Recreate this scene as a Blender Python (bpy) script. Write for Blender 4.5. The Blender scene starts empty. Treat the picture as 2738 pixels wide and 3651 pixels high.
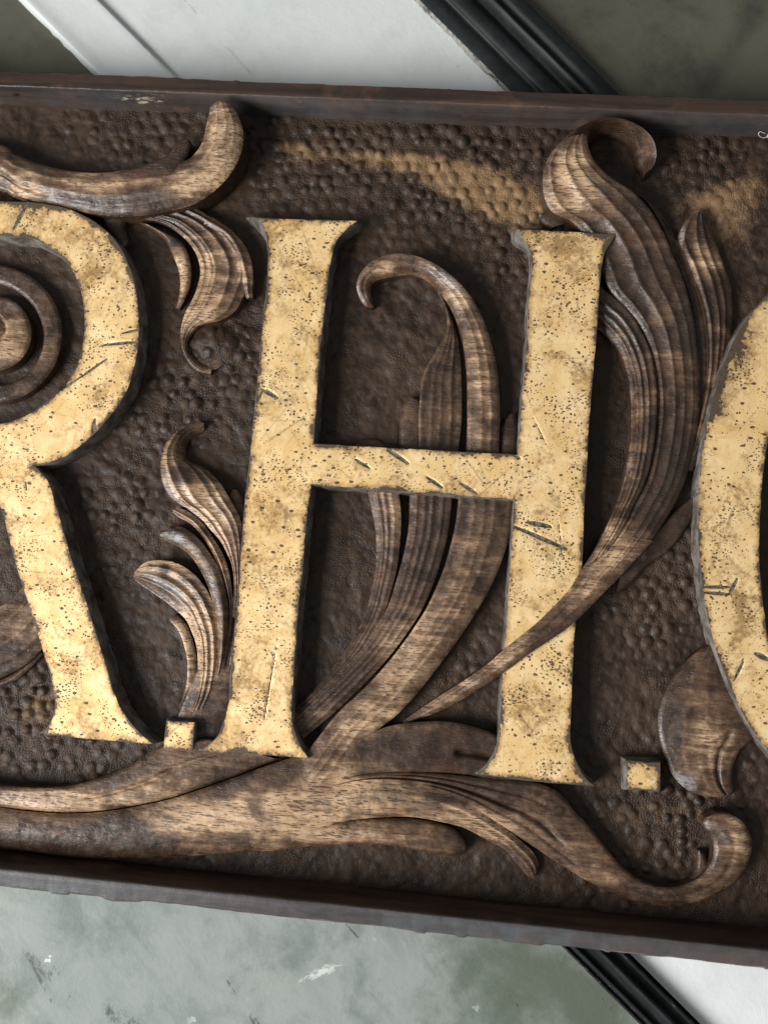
import bpy, math, random
import numpy as np
from mathutils import Matrix, Vector
from mathutils.geometry import delaunay_2d_cdt

sc = bpy.context.scene
col = sc.collection
random.seed(4)

# ------------------------------------------------------------------ camera
# Sign coordinates: u right, v up, w out of the sign (metres); world = (u, -w, v + ZC).
ZC = 1.7
F = 3800.0                       # focal length in pixels of a 2738 x 3651 frame
ANG = np.radians([-4.488, 4.933, 4.301])
def _rot(a):
    cx, cy, cz = np.cos(a); sx, sy, sz = np.sin(a)
    rx = np.array([[1, 0, 0], [0, cx, -sx], [0, sx, cx]])
    ry = np.array([[cy, 0, sy], [0, 1, 0], [-sy, 0, cy]])
    rz = np.array([[cz, -sz, 0], [sz, cz, 0], [0, 0, 1]])
    return rz @ ry @ rx
RC = _rot(ANG)
cam = bpy.data.objects.new('camera', bpy.data.cameras.new('camera'))
col.objects.link(cam); sc.camera = cam
def b2w(d): return Vector((d[0], d[2], -d[1]))      # (right, down, away) -> world
rx_, dn_, fw_ = b2w(RC[0]), b2w(RC[1]), b2w(RC[2])
m = Matrix((rx_, -dn_, -fw_)).transposed().to_4x4()
m.translation = (0, -1.0, ZC)
cam.matrix_world = m
cam.data.sensor_fit = 'VERTICAL'; cam.data.sensor_height = 36
cam.data.lens = 36 * F / 3651
cam.data.dof.use_dof = True; cam.data.dof.focus_distance = .985; cam.data.dof.aperture_fstop = 3.2
cam.data.clip_start = .02; cam.data.clip_end = 50

# ------------------------------------------------------------------ light
world = bpy.data.worlds.new('World'); sc.world = world; world.use_nodes = True
bg = world.node_tree.nodes['Background']
bg.inputs[0].default_value = (.97, .985, 1.0, 1); bg.inputs[1].default_value = .25
def area(name, loc, target, sx, sy, power, colour):
    l = bpy.data.lights.new(name, 'AREA'); l.shape = 'RECTANGLE'; l.size = sx; l.size_y = sy
    l.energy = power; l.color = colour
    o = bpy.data.objects.new(name, l); col.objects.link(o); o.location = loc
    o.rotation_euler = (Vector(target) - Vector(loc)).to_track_quat('-Z', 'Y').to_euler()
    return o
area('window_light', (-3.1, -2.5, ZC - 1.75), (0, 0, ZC - .05), 2.3, 2.3, 345, (1, .985, .965))
sc.view_settings.view_transform = 'Standard'; sc.view_settings.look = 'None'
sc.view_settings.exposure = 0; sc.view_settings.gamma = 1
sc.render.resolution_x = 767; sc.render.resolution_y = 1024

# ------------------------------------------------------------------ helpers
S = 1.6504
def uv(x, y, w=0.0):
    """A traced outline point and the height it has above the board -> (u, v) on the sign."""
    x = np.asarray(x, float) * S; y = np.asarray(y, float) * S; w = np.asarray(w, float)
    r = np.stack([(x - 1369) / F, (y - 1825.5) / F, np.ones_like(x)], -1)
    d = r @ RC
    k = (1.0 - w) / d[..., 2]
    return d[..., 0] * k, -d[..., 1] * k

def catmull(P, n, closed=False, t=None):
    P = np.asarray(P, float); k = len(P)
    if t is None: t = np.linspace(0, k if closed else k - 1, n, endpoint=not closed)
    i = np.floor(t).astype(int)
    if not closed: i = np.clip(i, 0, k - 2)
    f = (t - i)[:, None]
    def g(j): return P[j % k] if closed else np.where(((j < 0) | (j > k - 1))[:, None], 0, P[np.clip(j, 0, k - 1)])
    p1, p2 = P[i % k], P[(i + 1) % k]
    if closed: p0, p3 = P[(i - 1) % k], P[(i + 2) % k]
    else:
        p0 = np.where((i > 0)[:, None], P[np.clip(i - 1, 0, k - 1)], 2 * P[0] - P[1])
        p3 = np.where((i < k - 2)[:, None], P[np.clip(i + 2, 0, k - 1)], 2 * P[-1] - P[-2])
    return .5 * (2 * p1 + (p2 - p0) * f + (2 * p0 - 5 * p1 + 4 * p2 - p3) * f * f + (3 * p1 - p0 - 3 * p2 + p3) * f ** 3)

_tab = np.random.RandomState(7).rand(256, 256)
def vn(x, y, seed=0):
    x = np.asarray(x, float) + seed * 17.31; y = np.asarray(y, float) + seed * 9.77
    i = np.floor(x).astype(int); j = np.floor(y).astype(int); a = x - i; b = y - j
    a = a * a * (3 - 2 * a); b = b * b * (3 - 2 * b)
    T = lambda p, q: _tab[p % 256, q % 256]
    return (T(i, j) * (1 - a) + T(i + 1, j) * a) * (1 - b) + (T(i, j + 1) * (1 - a) + T(i + 1, j + 1) * a) * b
def fbm(x, y, seed=0, o=4):
    s = 0; a = .5
    for k in range(o): s = s + a * vn(x * 2 ** k, y * 2 ** k, seed + k); a *= .5
    return s
def sstep(a, b, x):
    t = np.clip((x - a) / (b - a), 0, 1); return t * t * (3 - 2 * t)

def mesh_obj(name, V, faces, mat, parent=None, attrs=None, smooth=True, uvw=True):
    """V in sign coordinates (u, v, w); faces int array(s) (n,3) or (n,4)."""
    V = np.asarray(V, np.float32)
    co = np.stack([V[:, 0], -V[:, 2], V[:, 1]], 1) if uvw else V
    if not isinstance(faces, list): faces = [faces]
    faces = [np.asarray(f, np.int32) for f in faces if len(f)]
    me = bpy.data.meshes.new(name)
    me.vertices.add(len(co)); me.vertices.foreach_set('co', co.ravel())
    loops = np.concatenate([f.ravel() for f in faces])
    tot = np.concatenate([np.full(len(f), f.shape[1], np.int32) for f in faces])
    st = np.concatenate([[0], np.cumsum(tot)[:-1]]).astype(np.int32)
    me.loops.add(len(loops)); me.loops.foreach_set('vertex_index', loops)
    me.polygons.add(len(tot)); me.polygons.foreach_set('loop_start', st); me.polygons.foreach_set('loop_total', tot)
    me.polygons.foreach_set('use_smooth', np.full(len(tot), smooth))
    me.update(calc_edges=True); me.validate()
    for k, a in (attrs or {}).items():
        at = me.attributes.new(k, 'FLOAT', 'POINT'); at.data.foreach_set('value', np.asarray(a, np.float32).ravel())
    me.materials.append(mat)
    o = bpy.data.objects.new(name, me); col.objects.link(o)
    if parent: o.parent = parent
    return o

def grid_faces(n, m_, off=0, flip=False):
    i = np.arange(n - 1)[:, None] * m_ + np.arange(m_ - 1)[None, :] + off
    f = np.stack([i, i + 1, i + m_ + 1, i + m_], -1).reshape(-1, 4)
    return f[:, ::-1] if flip else f

def field(L, X, Y):
    f = np.zeros(np.shape(X))
    for x, y, rx, ry, a, s_ in L:
        c, n_ = math.cos(a), math.sin(a); dx, dy = X - x, Y - y
        f = f + s_ * np.exp(-((dx * c + dy * n_) / rx) ** 2 - ((-dx * n_ + dy * c) / ry) ** 2)
    return f

# ------------------------------------------------------------------ materials
class NT:
    def __init__(s, name):
        s.m = bpy.data.materials.new(name); s.m.use_nodes = True
        s.t = s.m.node_tree; s.b = s.t.nodes['Principled BSDF']
    def n(s, typ, **kw):
        nd = s.t.nodes.new(typ)
        for k, v in kw.items(): setattr(nd, k, v)
        return nd
    def link(s, a, b): s.t.links.new(a, b)
    def put(s, sock, v):
        if isinstance(v, bpy.types.NodeSocket): s.link(v, sock)
        elif isinstance(v, tuple) and len(v) == 3 and sock.type == 'RGBA': sock.default_value = (*v, 1)
        else: sock.default_value = v
    def math(s, op, a, b=None, c=None, clamp=False):
        nd = s.n('ShaderNodeMath', operation=op, use_clamp=clamp)
        for i, v in enumerate((a, b, c)):
            if v is not None: s.put(nd.inputs[i], v)
        return nd.outputs[0]
    def ss(s, x, a, b, lo=0., hi=1.):
        nd = s.n('ShaderNodeMapRange', interpolation_type='SMOOTHSTEP')
        s.put(nd.inputs[0], x); nd.inputs[1].default_value = a; nd.inputs[2].default_value = b
        nd.inputs[3].default_value = lo; nd.inputs[4].default_value = hi
        return nd.outputs[0]
    def coord(s, kind='Object'): return s.n('ShaderNodeTexCoord').outputs[kind]
    def map(s, v, scale=(1, 1, 1), loc=(0, 0, 0), rot=(0, 0, 0)):
        nd = s.n('ShaderNodeMapping'); s.link(v, nd.inputs[0])
        nd.inputs['Scale'].default_value = scale; nd.inputs['Location'].default_value = loc; nd.inputs['Rotation'].default_value = rot
        return nd.outputs[0]
    def noise(s, v, scale, detail=3, rough=.55, dist=0., loc=None):
        if loc: v = s.map(v, loc=loc)
        nd = s.n('ShaderNodeTexNoise'); s.link(v, nd.inputs['Vector'])
        nd.inputs['Scale'].default_value = scale; nd.inputs['Detail'].default_value = detail
        nd.inputs['Roughness'].default_value = rough; nd.inputs['Distortion'].default_value = dist
        return nd.outputs[0]
    def voro(s, v, scale, dim='3D', feature='F1', rnd=1.):
        nd = s.n('ShaderNodeTexVoronoi', voronoi_dimensions=dim, feature=feature); s.link(v, nd.inputs['Vector'])
        nd.inputs['Scale'].default_value = scale; nd.inputs['Randomness'].default_value = rnd
        return nd.outputs['Distance']
    def mix(s, f, a, b, blend='MIX'):
        nd = s.n('ShaderNodeMix', data_type='RGBA', blend_type=blend); nd.clamp_factor = True
        s.put(nd.inputs[0], f); s.put(nd.inputs[6], a); s.put(nd.inputs[7], b)
        return nd.outputs[2]
    def attr(s, name): return s.n('ShaderNodeAttribute', attribute_name=name).outputs['Fac']
    def bump(s, h, strength=.5, dist=.001, nrm=None):
        nd = s.n('ShaderNodeBump'); nd.inputs['Strength'].default_value = strength; nd.inputs['Distance'].default_value = dist
        s.link(h, nd.inputs['Height'])
        if nrm: s.link(nrm, nd.inputs['Normal'])
        return nd.outputs[0]
    def out(s, colour, rough=.5, metal=0., nrm=None, spec=.5):
        s.put(s.b.inputs['Base Color'], colour); s.put(s.b.inputs['Roughness'], rough); s.put(s.b.inputs['Metallic'], metal)
        s.put(s.b.inputs['Specular IOR Level'], spec)
        if nrm: s.link(nrm, s.b.inputs['Normal'])
        return s.m

def wood_carved():
    k = NT('carved_wood'); c = k.coord(); w = k.attr('wear'); du = k.attr('dust_sheen')
    big = k.noise(c, 15, 4, .6, .4); mid = k.noise(c, 62, 5, .66, .3, (3, 1, 2)); fine = k.noise(c, 420, 2, .5)
    streak = k.noise(k.map(c, (16, 50, 120)), 1, 4, .65, .4)
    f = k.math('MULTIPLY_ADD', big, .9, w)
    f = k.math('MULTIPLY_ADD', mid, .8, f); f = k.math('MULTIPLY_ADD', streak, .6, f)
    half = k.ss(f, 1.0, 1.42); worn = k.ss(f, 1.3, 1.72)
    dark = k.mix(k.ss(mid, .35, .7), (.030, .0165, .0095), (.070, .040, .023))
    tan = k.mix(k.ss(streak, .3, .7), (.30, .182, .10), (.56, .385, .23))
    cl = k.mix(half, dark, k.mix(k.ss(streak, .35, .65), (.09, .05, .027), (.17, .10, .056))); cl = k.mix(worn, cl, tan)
    red = k.ss(k.noise(c, 24, 3, .6, 0, (7, 2, 4)), .55, .75); cl = k.mix(k.math('MULTIPLY', red, .4), cl, (.12, .052, .026))
    soot = k.ss(k.noise(c, 13, 5, .7, .5, (5, 3, 8)), .54, .66); cl = k.mix(k.math('MULTIPLY', soot, .6), cl, (.026, .018, .014))
    # open pores: short dashes along the board
    p = k.noise(k.map(c, (110, 280, 820)), 1, 1.5, .5, .25); pore = k.ss(p, .585, .63)
    p2 = k.noise(k.map(c, (62, 200, 560), (4, 4, 4)), 1, 2, .5, .4); pore = k.math('MAXIMUM', pore, k.math('MULTIPLY', k.ss(p2, .61, .66), .9))
    cl = k.mix(k.math('MULTIPLY', pore, k.math('MULTIPLY_ADD', worn, .5, .42)), cl, k.mix(.85, cl, (.012, .007, .004)))
    # pale dust and rubbed paint, plus cool sheen painted into the leaf colour
    dd = k.math('MULTIPLY_ADD', mid, .6, du); dd = k.math('MULTIPLY_ADD', fine, .35, dd)
    cl = k.mix(k.math('MULTIPLY', k.math('MULTIPLY', k.ss(dd, .72, 1.2), k.math('MULTIPLY_ADD', pore, -.7, 1.)), .75), cl, (.29, .27, .265))
    speck = k.ss(k.noise(c, 900, 1, .5, 0, (2, 2, 2)), .68, .73); cl = k.mix(k.math('MULTIPLY', k.math('MULTIPLY', speck, half), .4), cl, (.40, .30, .21))
    h = k.math('MULTIPLY_ADD', pore, -.55, k.math('MULTIPLY', fine, .35)); h = k.math('MULTIPLY_ADD', mid, .9, h)
    return k.out(cl, k.ss(mid, .3, .7, .32, .5), 0, k.bump(h, .6, .0008), .5)

def wood_ground():
    k = NT('punched_ground'); c = k.coord(); a = k.attr('boss'); t = k.attr('worn')
    big = k.noise(c, 10, 4, .6, .5); mid = k.noise(c, 75, 4, .65, .3, (3, 1, 2)); fine = k.noise(c, 520, 3, .6)
    cl = k.mix(k.ss(mid, .32, .72), (.017, .0092, .0052), (.052, .029, .0155))
    cl = k.mix(k.ss(big, .45, .7, 0, .5), cl, (.066, .039, .0195))
    f = k.math('MULTIPLY_ADD', mid, .9, t); f = k.math('MULTIPLY_ADD', fine, .3, f)
    cl = k.mix(k.ss(f, .95, 1.5), cl, (.21, .128, .062))
    cl = k.mix(k.math('MULTIPLY', k.ss(k.noise(c, 30, 4, .7, .3, (8, 4, 1)), .55, .7), .4), cl, (.024, .021, .02))
    x = k.n('ShaderNodeSeparateXYZ'); k.link(c, x.inputs[0]); y = k.n('ShaderNodeCombineXYZ')
    k.link(x.outputs[0], y.inputs[0]); k.link(x.outputs[2], y.inputs[1])
    wv = k.n('ShaderNodeVectorMath', operation='ADD'); k.link(y.outputs[0], wv.inputs[0])
    nz = k.n('ShaderNodeTexNoise'); nz.inputs['Scale'].default_value = 70; k.link(c, nz.inputs['Vector'])
    sc_ = k.n('ShaderNodeVectorMath', operation='SCALE'); k.link(nz.outputs['Color'], sc_.inputs[0]); sc_.inputs['Scale'].default_value = .006
    k.link(sc_.outputs[0], wv.inputs[1])
    v = k.voro(wv.outputs[0], 430, '2D', 'F1', .8); punch = k.ss(v, .15, .5)
    gate = k.math('MAXIMUM', k.ss(k.noise(c, 16, 3, .6, 0, (6, 6, 2)), .46, .64), k.ss(k.attr('zone'), .3, .8))
    h = k.math('MULTIPLY', k.math('MULTIPLY', k.math('MULTIPLY', punch, gate), k.ss(a, .0, .35, 1., .15)), .6); h = k.math('MULTIPLY_ADD', mid, 1.1, h); h = k.math('MULTIPLY_ADD', fine, .5, h)
    return k.out(cl, k.ss(mid, .3, .7, .46, .70), 0, k.bump(h, .62, .0011), .36)

def wood_rail(name, dark, light, chip):
    k = NT(name); c = k.coord()
    st = k.noise(k.map(c, (5, 60, 60)), 1, 5, .6, .6); mid = k.noise(c, 48, 4, .65, .3, (1, 4, 4)); fine = k.noise(k.map(c, (60, 700, 700)), 1, 3, .6)
    cl = k.mix(k.ss(st, .32, .68), dark, light)
    cl = k.mix(k.math('MULTIPLY', k.ss(mid, .52, .66), .55), cl, (.024, .022, .023))
    cl = k.mix(k.math('MULTIPLY', k.ss(k.noise(c, 20, 4, .6, 0, (4, 2, 2)), .56, .7), .6), cl, (.13, .062, .036))
    cl = k.mix(k.math('MULTIPLY', k.attr('grey'), k.ss(mid, .3, .62, .9, .5)), cl, (.078, .09, .098))  # blue-grey of the lit rail faces, window sheen painted into the colour
    e = k.math('MULTIPLY_ADD', k.noise(k.map(c, (30, 90, 90)), 1, 4, .7, .4), .85, k.attr('wear'))
    cl = k.mix(k.ss(e, .92, 1.2), cl, chip)
    fk = k.math('MULTIPLY_ADD', k.noise(k.map(c, (70, 160, 160)), 1, 5, .75, .3, (2, 2, 9)), 1.1, k.attr('fleck')); cl = k.mix(k.ss(fk, 1.0, 1.12), cl, (.42, .38, .28))
    h = k.math('MULTIPLY_ADD', fine, .6, k.math('MULTIPLY', mid, 1.2))
    return k.out(cl, k.ss(st, .3, .7, .32, .55), 0, k.bump(h, .6, .0009), .5)

def gold():
    k = NT('old_gold_leaf'); c = k.coord(); e = k.attr('edge'); g = k.attr('gouge')
    x = k.n('ShaderNodeSeparateXYZ'); k.link(c, x.inputs[0]); y = k.n('ShaderNodeCombineXYZ')
    k.link(x.outputs[0], y.inputs[0]); k.link(x.outputs[2], y.inputs[1]); P = y.outputs[0]
    big = k.noise(P, 9, 4, .6, .4); mid = k.noise(P, 42, 4, .65, .5, (2, 5, 0)); fine = k.noise(P, 260, 3, .6, .2)
    cl = k.mix(k.ss(mid, .3, .7), (.85, .57, .24), (.92, .695, .37))
    cl = k.mix(k.ss(big, .45, .7, 0, .45), cl, (.83, .52, .20))
    br = k.noise(k.map(P, (900, 26, 1)), 1, 2, .5); cl = k.mix(k.ss(br, .5, .8, 0, .22), cl, (.55, .36, .13))
    br2 = k.noise(k.map(P, (26, 900, 1)), 1, 2, .5); cl = k.mix(k.ss(br2, .5, .8, 0, .2), cl, (.9, .7, .38))
    # brown stains
    stn = k.math('MULTIPLY', k.ss(k.math('MULTIPLY_ADD', fine, .35, k.noise(P, 19, 5, .7, .5, (9, 3, 0))), .68, .86), .75)
    cl = k.mix(stn, cl, (.26, .135, .04))
    # wear along the arrises, down to dark bole
    ed = k.math('MULTIPLY_ADD', k.noise(P, 48, 6, .75, .3, (4, 4, 0)), 1.6, k.math('MULTIPLY', k.math('SUBTRACT', 1., e), .47))
    ed = k.math('MULTIPLY_ADD', fine, .35, ed)
    tint = k.ss(ed, .98, 1.34); cl = k.mix(k.math('MULTIPLY', tint, .62), cl, (.36, .19, .06))
    bare = k.ss(ed, 1.29, 1.45)
    cl = k.mix(k.math('MULTIPLY', bare, .93), cl, (.035, .025, .019))
    # wormholes and pits
    wv = k.n('ShaderNodeVectorMath', operation='ADD'); k.link(P, wv.inputs[0])
    nz = k.n('ShaderNodeTexNoise'); nz.inputs['Scale'].default_value = 300; k.link(P, nz.inputs['Vector'])
    sc_ = k.n('ShaderNodeVectorMath', operation='SCALE'); k.link(nz.outputs['Color'], sc_.inputs[0]); sc_.inputs['Scale'].default_value = .0018
    k.link(sc_.outputs[0], wv.inputs[1]); W = wv.outputs[0]
    cl1 = k.ss(k.noise(P, 26, 3, .6, .3, (1, 8, 0)), .42, .68, .03, .19)
    v1 = k.voro(W, 170, '2D'); pit = k.math('LESS_THAN', v1, cl1)
    cl2 = k.ss(k.noise(P, 34, 3, .6, .3, (6, 2, 0)), .44, .70, .0, .27)
    v2 = k.voro(k.map(W, (.7, 1.15, 1)), 330, '2D'); pit = k.math('MAXIMUM', pit, k.math('LESS_THAN', v2, cl2))
    v3 = k.voro(k.map(W, (.62, 1.1, 1), (.3, .2, 0)), 66, '2D'); pit = k.math('MAXIMUM', pit, k.math('LESS_THAN', v3, k.ss(big, .35, .7, .05, .1)))
    cl = k.mix(k.math('MULTIPLY', pit, .93), cl, (.03, .021, .014))
    # hairline scratches
    for i, (rot, sc1, th) in enumerate(((.62, 36, .012), (-.5, 30, .010), (1.5, 26, .010))):
        q = k.voro(k.map(k.map(P, rot=(0, 0, rot)), (1, .09, 1), (i * .37, i * .21, 0)), sc1, '2D', 'DISTANCE_TO_EDGE')
        s_ = k.math('MULTIPLY', k.math('LESS_THAN', q, th), k.ss(k.noise(P, 14, 3, .6, 0, (i * 3, 5, 0)), .5, .62))
        cl = k.mix(k.math('MULTIPLY', s_, .42), cl, (.2, .12, .04))
    gg = k.math('MULTIPLY_ADD', fine, .5, g); cut = k.ss(gg, .62, .74)
    cl = k.mix(cut, cl, k.mix(k.ss(fine, .42, .6), (.03, .023, .018), (.15, .125, .09)))
    off = k.math('MAXIMUM', k.math('MAXIMUM', bare, pit), cut)
    h = k.math('MULTIPLY_ADD', off, -1., k.math('MULTIPLY', fine, .25)); h = k.math('MULTIPLY_ADD', mid, .6, h)
    return k.out(cl, k.math('MULTIPLY_ADD', off, .2, k.ss(mid, .3, .7, .36, .5)), k.math('MULTIPLY_ADD', off, -.3, .3), k.bump(h, .35, .0007), .5)

def letter_side():
    k = NT('letter_side_paint'); c = k.coord()
    mid = k.noise(c, 60, 4, .65, .3); st = k.noise(k.map(c, (150, 30, 150)), 1, 3, .6)
    cl = k.mix(k.ss(mid, .35, .68), (.06, .05, .041), (.19, .175, .155))
    cl = k.mix(k.ss(st, .58, .75, 0, .6), cl, (.035, .025, .018))
    return k.out(cl, .5, 0, k.bump(mid, .4, .0008))

def plaster(name, a, b, dk, fleck, crack, deep):
    k = NT(name); c = k.coord()
    big = k.noise(c, 4.2, 5, .62, .2); mid = k.noise(c, 17, 6, .7, .15, (3, 3, 3)); fine = k.noise(c, 160, 3, .6)
    cl = k.mix(k.ss(big, .34, .66), a, b)
    cl = k.mix(k.ss(mid, .44, .72, 0, .7), cl, dk)
    d = k.noise(k.map(k.map(c, rot=(0, -.78, 0)), (8, 10, 42)), 1, 4, .6, .5); cl = k.mix(k.ss(d, .52, .72, 0, .35), cl, dk)
    cl = k.mix(k.math('MULTIPLY', k.ss(k.math('MULTIPLY_ADD', mid, .9, k.attr('dark_patch')), .55, 1.15), .9), cl, deep)
    scf = k.math('MULTIPLY_ADD', k.noise(k.map(k.map(c, rot=(0, .4, 0)), (45, 45, 110)), 1, 5, .75, .2), 1., k.attr('scuff')); cl = k.mix(k.math('MULTIPLY', k.ss(scf, 1.02, 1.14), .75), cl, (.62, .66, .62))
    v = k.math('MULTIPLY_ADD', k.noise(c, 110, 3, .6, .3), .55, k.voro(c, 24)); fl = k.math('MULTIPLY', k.math('LESS_THAN', v, .345), k.ss(k.noise(c, 5, 2, .5, 0, (2, 7, 3)), .48, .6))
    cl = k.mix(k.math('MULTIPLY', fl, fleck), cl, (.78, .8, .78))
    q = k.voro(k.map(k.map(c, rot=(0, -.78, 0)), (.14, 1, 1)), 8, '3D', 'DISTANCE_TO_EDGE')
    ck = k.math('MULTIPLY', k.math('LESS_THAN', k.math('MULTIPLY_ADD', fine, .012, q), .013), k.ss(mid, .53, .64))
    cl = k.mix(k.math('MULTIPLY', ck, crack), cl, (.06, .065, .055))
    h = k.math('MULTIPLY_ADD', mid, 1.2, k.math('MULTIPLY', fine, .25)); h = k.math('MULTIPLY_ADD', ck, -1., h)
    return k.out(cl, .55, 0, k.bump(h, .35, .002), .35)

def black_paint():
    k = NT('black_gloss_paint'); c = k.coord()
    mid = k.noise(c, 40, 4, .65, .4); st = k.noise(k.map(k.map(c, rot=(0, -.78, 0)), (9, 90, 240)), 1, 4, .6, .4)
    cl = k.mix(k.ss(mid, .35, .7), (.006, .0082, .008), (.014, .0185, .0185))
    e = k.math('MULTIPLY_ADD', k.noise(c, 130, 4, .7), .9, k.attr('wear')); cl = k.mix(k.ss(e, 1.05, 1.25), cl, (.3, .3, .27))
    return k.out(cl, k.ss(st, .3, .7, .45, .65), 0, k.bump(st, .3, .001), .26)

M_wood, M_ground, M_gold, M_side = wood_carved(), wood_ground(), gold(), letter_side()
M_rail = wood_rail('dark_rail_wood', (.022, .0125, .0082), (.066, .036, .0225), (.26, .19, .14))
M_green = plaster('grey_green_plaster', (.21, .25, .23), (.27, .30, .275), (.115, .15, .135), .8, .8, (.085, .105, .075))
M_olive = plaster('olive_plaster', (.068, .066, .047), (.092, .089, .064), (.045, .04, .028), .0, .3, (.03, .03, .027))
M_white = plaster('white_plaster', (.56, .60, .585), (.61, .635, .62), (.49, .53, .51), .0, .15, (.4, .42, .38))
M_bright = plaster('lit_white_plaster', (.70, .735, .735), (.76, .785, .785), (.62, .655, .65), .0, .2, (.5, .52, .5))  # brighter copy of the white plaster, lit tone put into its colour
M_black = black_paint()

# ------------------------------------------------------------------ the wall behind the sign
WW = -.036
def wall_strip(name, c0, c1, prof, mat, parent=None, rough_edge=0., wear=None, w0=WW, y0=-420, y1=2640, dark_patch=(), scuff=()):
    """A band of the wall between the 45 degree lines x - y = c0 and c1; prof: (share across, height) pairs."""
    n = 260 if len(prof) > 2 else 40
    y = np.linspace(y0, y1, n); V = []; A = []; ST = []; SC = []
    for i, (s, hgt) in enumerate(prof):
        c = c0 + (c1 - c0) * s
        j = 0 if not rough_edge else rough_edge * (vn(y * .09, y * 0 + i) - .5 + .6 * (vn(y * .3, y * 0 + 5) - .5)) * (i in (0, 1))
        u, v = uv(y + c + j, y, WW); ST.append(field(dark_patch, y + c, y)); SC.append(field(scuff, y + c, y))
        V.append(np.stack([u, v, np.full(n, w0 + hgt)], 1)); A.append(np.full(n, wear[i] if wear else 0.))
    V = np.stack(V, 1); A = np.stack(A, 1)
    return mesh_obj(name, V.reshape(-1, 3), grid_faces(n, len(prof), 0, True), mat, parent, {'wear': A, 'dark_patch': np.stack(ST, 1), 'scuff': np.stack(SC, 1)}, smooth=len(prof) > 4)
flat = [(q, 0) for q in np.linspace(0, 1, 140)]
wall = wall_strip('wall', -3200, -700, flat, M_green, dark_patch=[(1130, 2110, 220, 130, .5, .62), (1290, 2180, 60, 120, -.7, .5), (20, 2180, 50, 60, 0, .45), (950, 2200, 150, 80, 0, .25), (560, 2120, 90, 40, .2, .2)], scuff=[(560, 2150, 130, 14, -.35, .45), (700, 2095, 60, 16, -.4, .5), (805, 2025, 26, 18, 0, .5), (60, 1925, 30, 12, .6, .4), (700, 2080, 200, 100, 0, .12)]) 
wall.location.z = ZC; wall['kind'] = 'structure'
def arc_prof(pts, k=6):
    P = catmull(np.array(pts), (len(pts) - 1) * k + 1); P[:, 0] = np.clip(np.maximum.accumulate(P[:, 0]), 0, 1); return [tuple(p) for p in P]
wall_strip('white_plaster_panel', -722, -330, [(0, 0), (1, 0)], M_bright, wall)
wall_strip('olive_plaster_panel', -330, 52, [(0, 0), (1, 0)], M_olive, wall)
bead = arc_prof([(0, 0), (.012, .006), (.05, .012), (.11, .0125), (.3, .0105), (.7, .0095), (.9, .0095), (.955, .0085), (.97, .005), (1, .004)], 5)
b = wall_strip('white_skirting_band', 42, 216, bead, M_white, wall, 5.)
b['label'] = 'white painted raised band with rounded edge along the olive plaster'
wall_strip('white_plaster_panel', 215, 900, [(0, 0.0035), (1, .0035)], M_white, wall)
wall_strip('olive_plaster_panel', 1112, 3400, flat, M_olive, wall, dark_patch=[(1590, 90, 40, 190, .6, .5), (1200, 20, 40, 40, 0, .3), (1470, 160, 60, 50, 0, .25)])  # a darker diagonal streak and smaller darker patches
pr = arc_prof([(0, 0), (.01, .010), (.03, .013), (.16, .015), (.25, .013), (.30, .017), (.40, .0185), (.48, .015), (.52, .008), (.58, .009), (.63, .015), (.68, .0175), (.72, .012), (.76, .010), (.84, .0135), (.94, .013), (.985, .010), (1, 0)], 4)
wr = [(.75 if p[0] < .02 else .1) for p in pr]
b = wall_strip('black_moulding', 887, 1123, pr, M_black, wall, 9., wr)
b['label'] = 'wide black painted moulding running diagonally above the sign'
pr2 = arc_prof([(0, 0), (.01, .007), (.07, .009), (.12, .006), (.17, .0095), (.26, .011), (.34, .006), (.44, .008), (.58, .016), (.68, .017), (.76, .011), (.86, .0085), (.95, .012), (.985, .011), (1, 0)], 4)
wr2 = [(.55 if p[0] < .18 or p[0] > .96 else .1) for p in pr2]
b = wall_strip('black_moulding', -829, -709, pr2, M_black, wall, 4., wr2)
b['label'] = 'narrow black painted moulding between grey green plaster and white plaster below the sign'

# ------------------------------------------------------------------ the sign
sign = bpy.data.objects.new('carved_sign', None); col.objects.link(sign); sign.location = (0, 0, ZC)
sign.empty_display_size = .1
sign['label'] = 'carved dark wooden sign with gilded letters R.H.O and scrolling acanthus leaves'
sign['category'] = 'sign'
X0, X1 = -520, 2560               # how far the board runs on past the picture, in the tracing's units
def lineY(a, b): return lambda x: a + (b - a) * np.asarray(x, float) / 1659
TB, TC, TO = lineY(227, 299.4), lineY(186, 250), lineY(156, 219)        # top rail: foot, inner arris, outer arris
BB, BC, BO = lineY(1833.5, 2004), lineY(1876.5, 2052.6), lineY(1912, 2090)
WT, WB = .036, .046

# backboard with its punched ground and carved bosses
xs = np.concatenate([np.linspace(X0, -40, 60)[:-1], np.linspace(-40, 1700, 620), np.linspace(1700, X1, 100)[1:]])
ts = np.linspace(-.012, 1.012, 620)
XX, TT = np.meshgrid(xs, ts, indexing='ij')
YY = TB(XX) + (BB(XX) - TB(XX)) * TT
U, Vv = uv(XX, YY, 0)
W = .0035 * (fbm(XX / 90, YY / 90, 3) - .5) + .0016 * (fbm(XX / 24, YY / 24, 5) - .5) * 2
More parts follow.
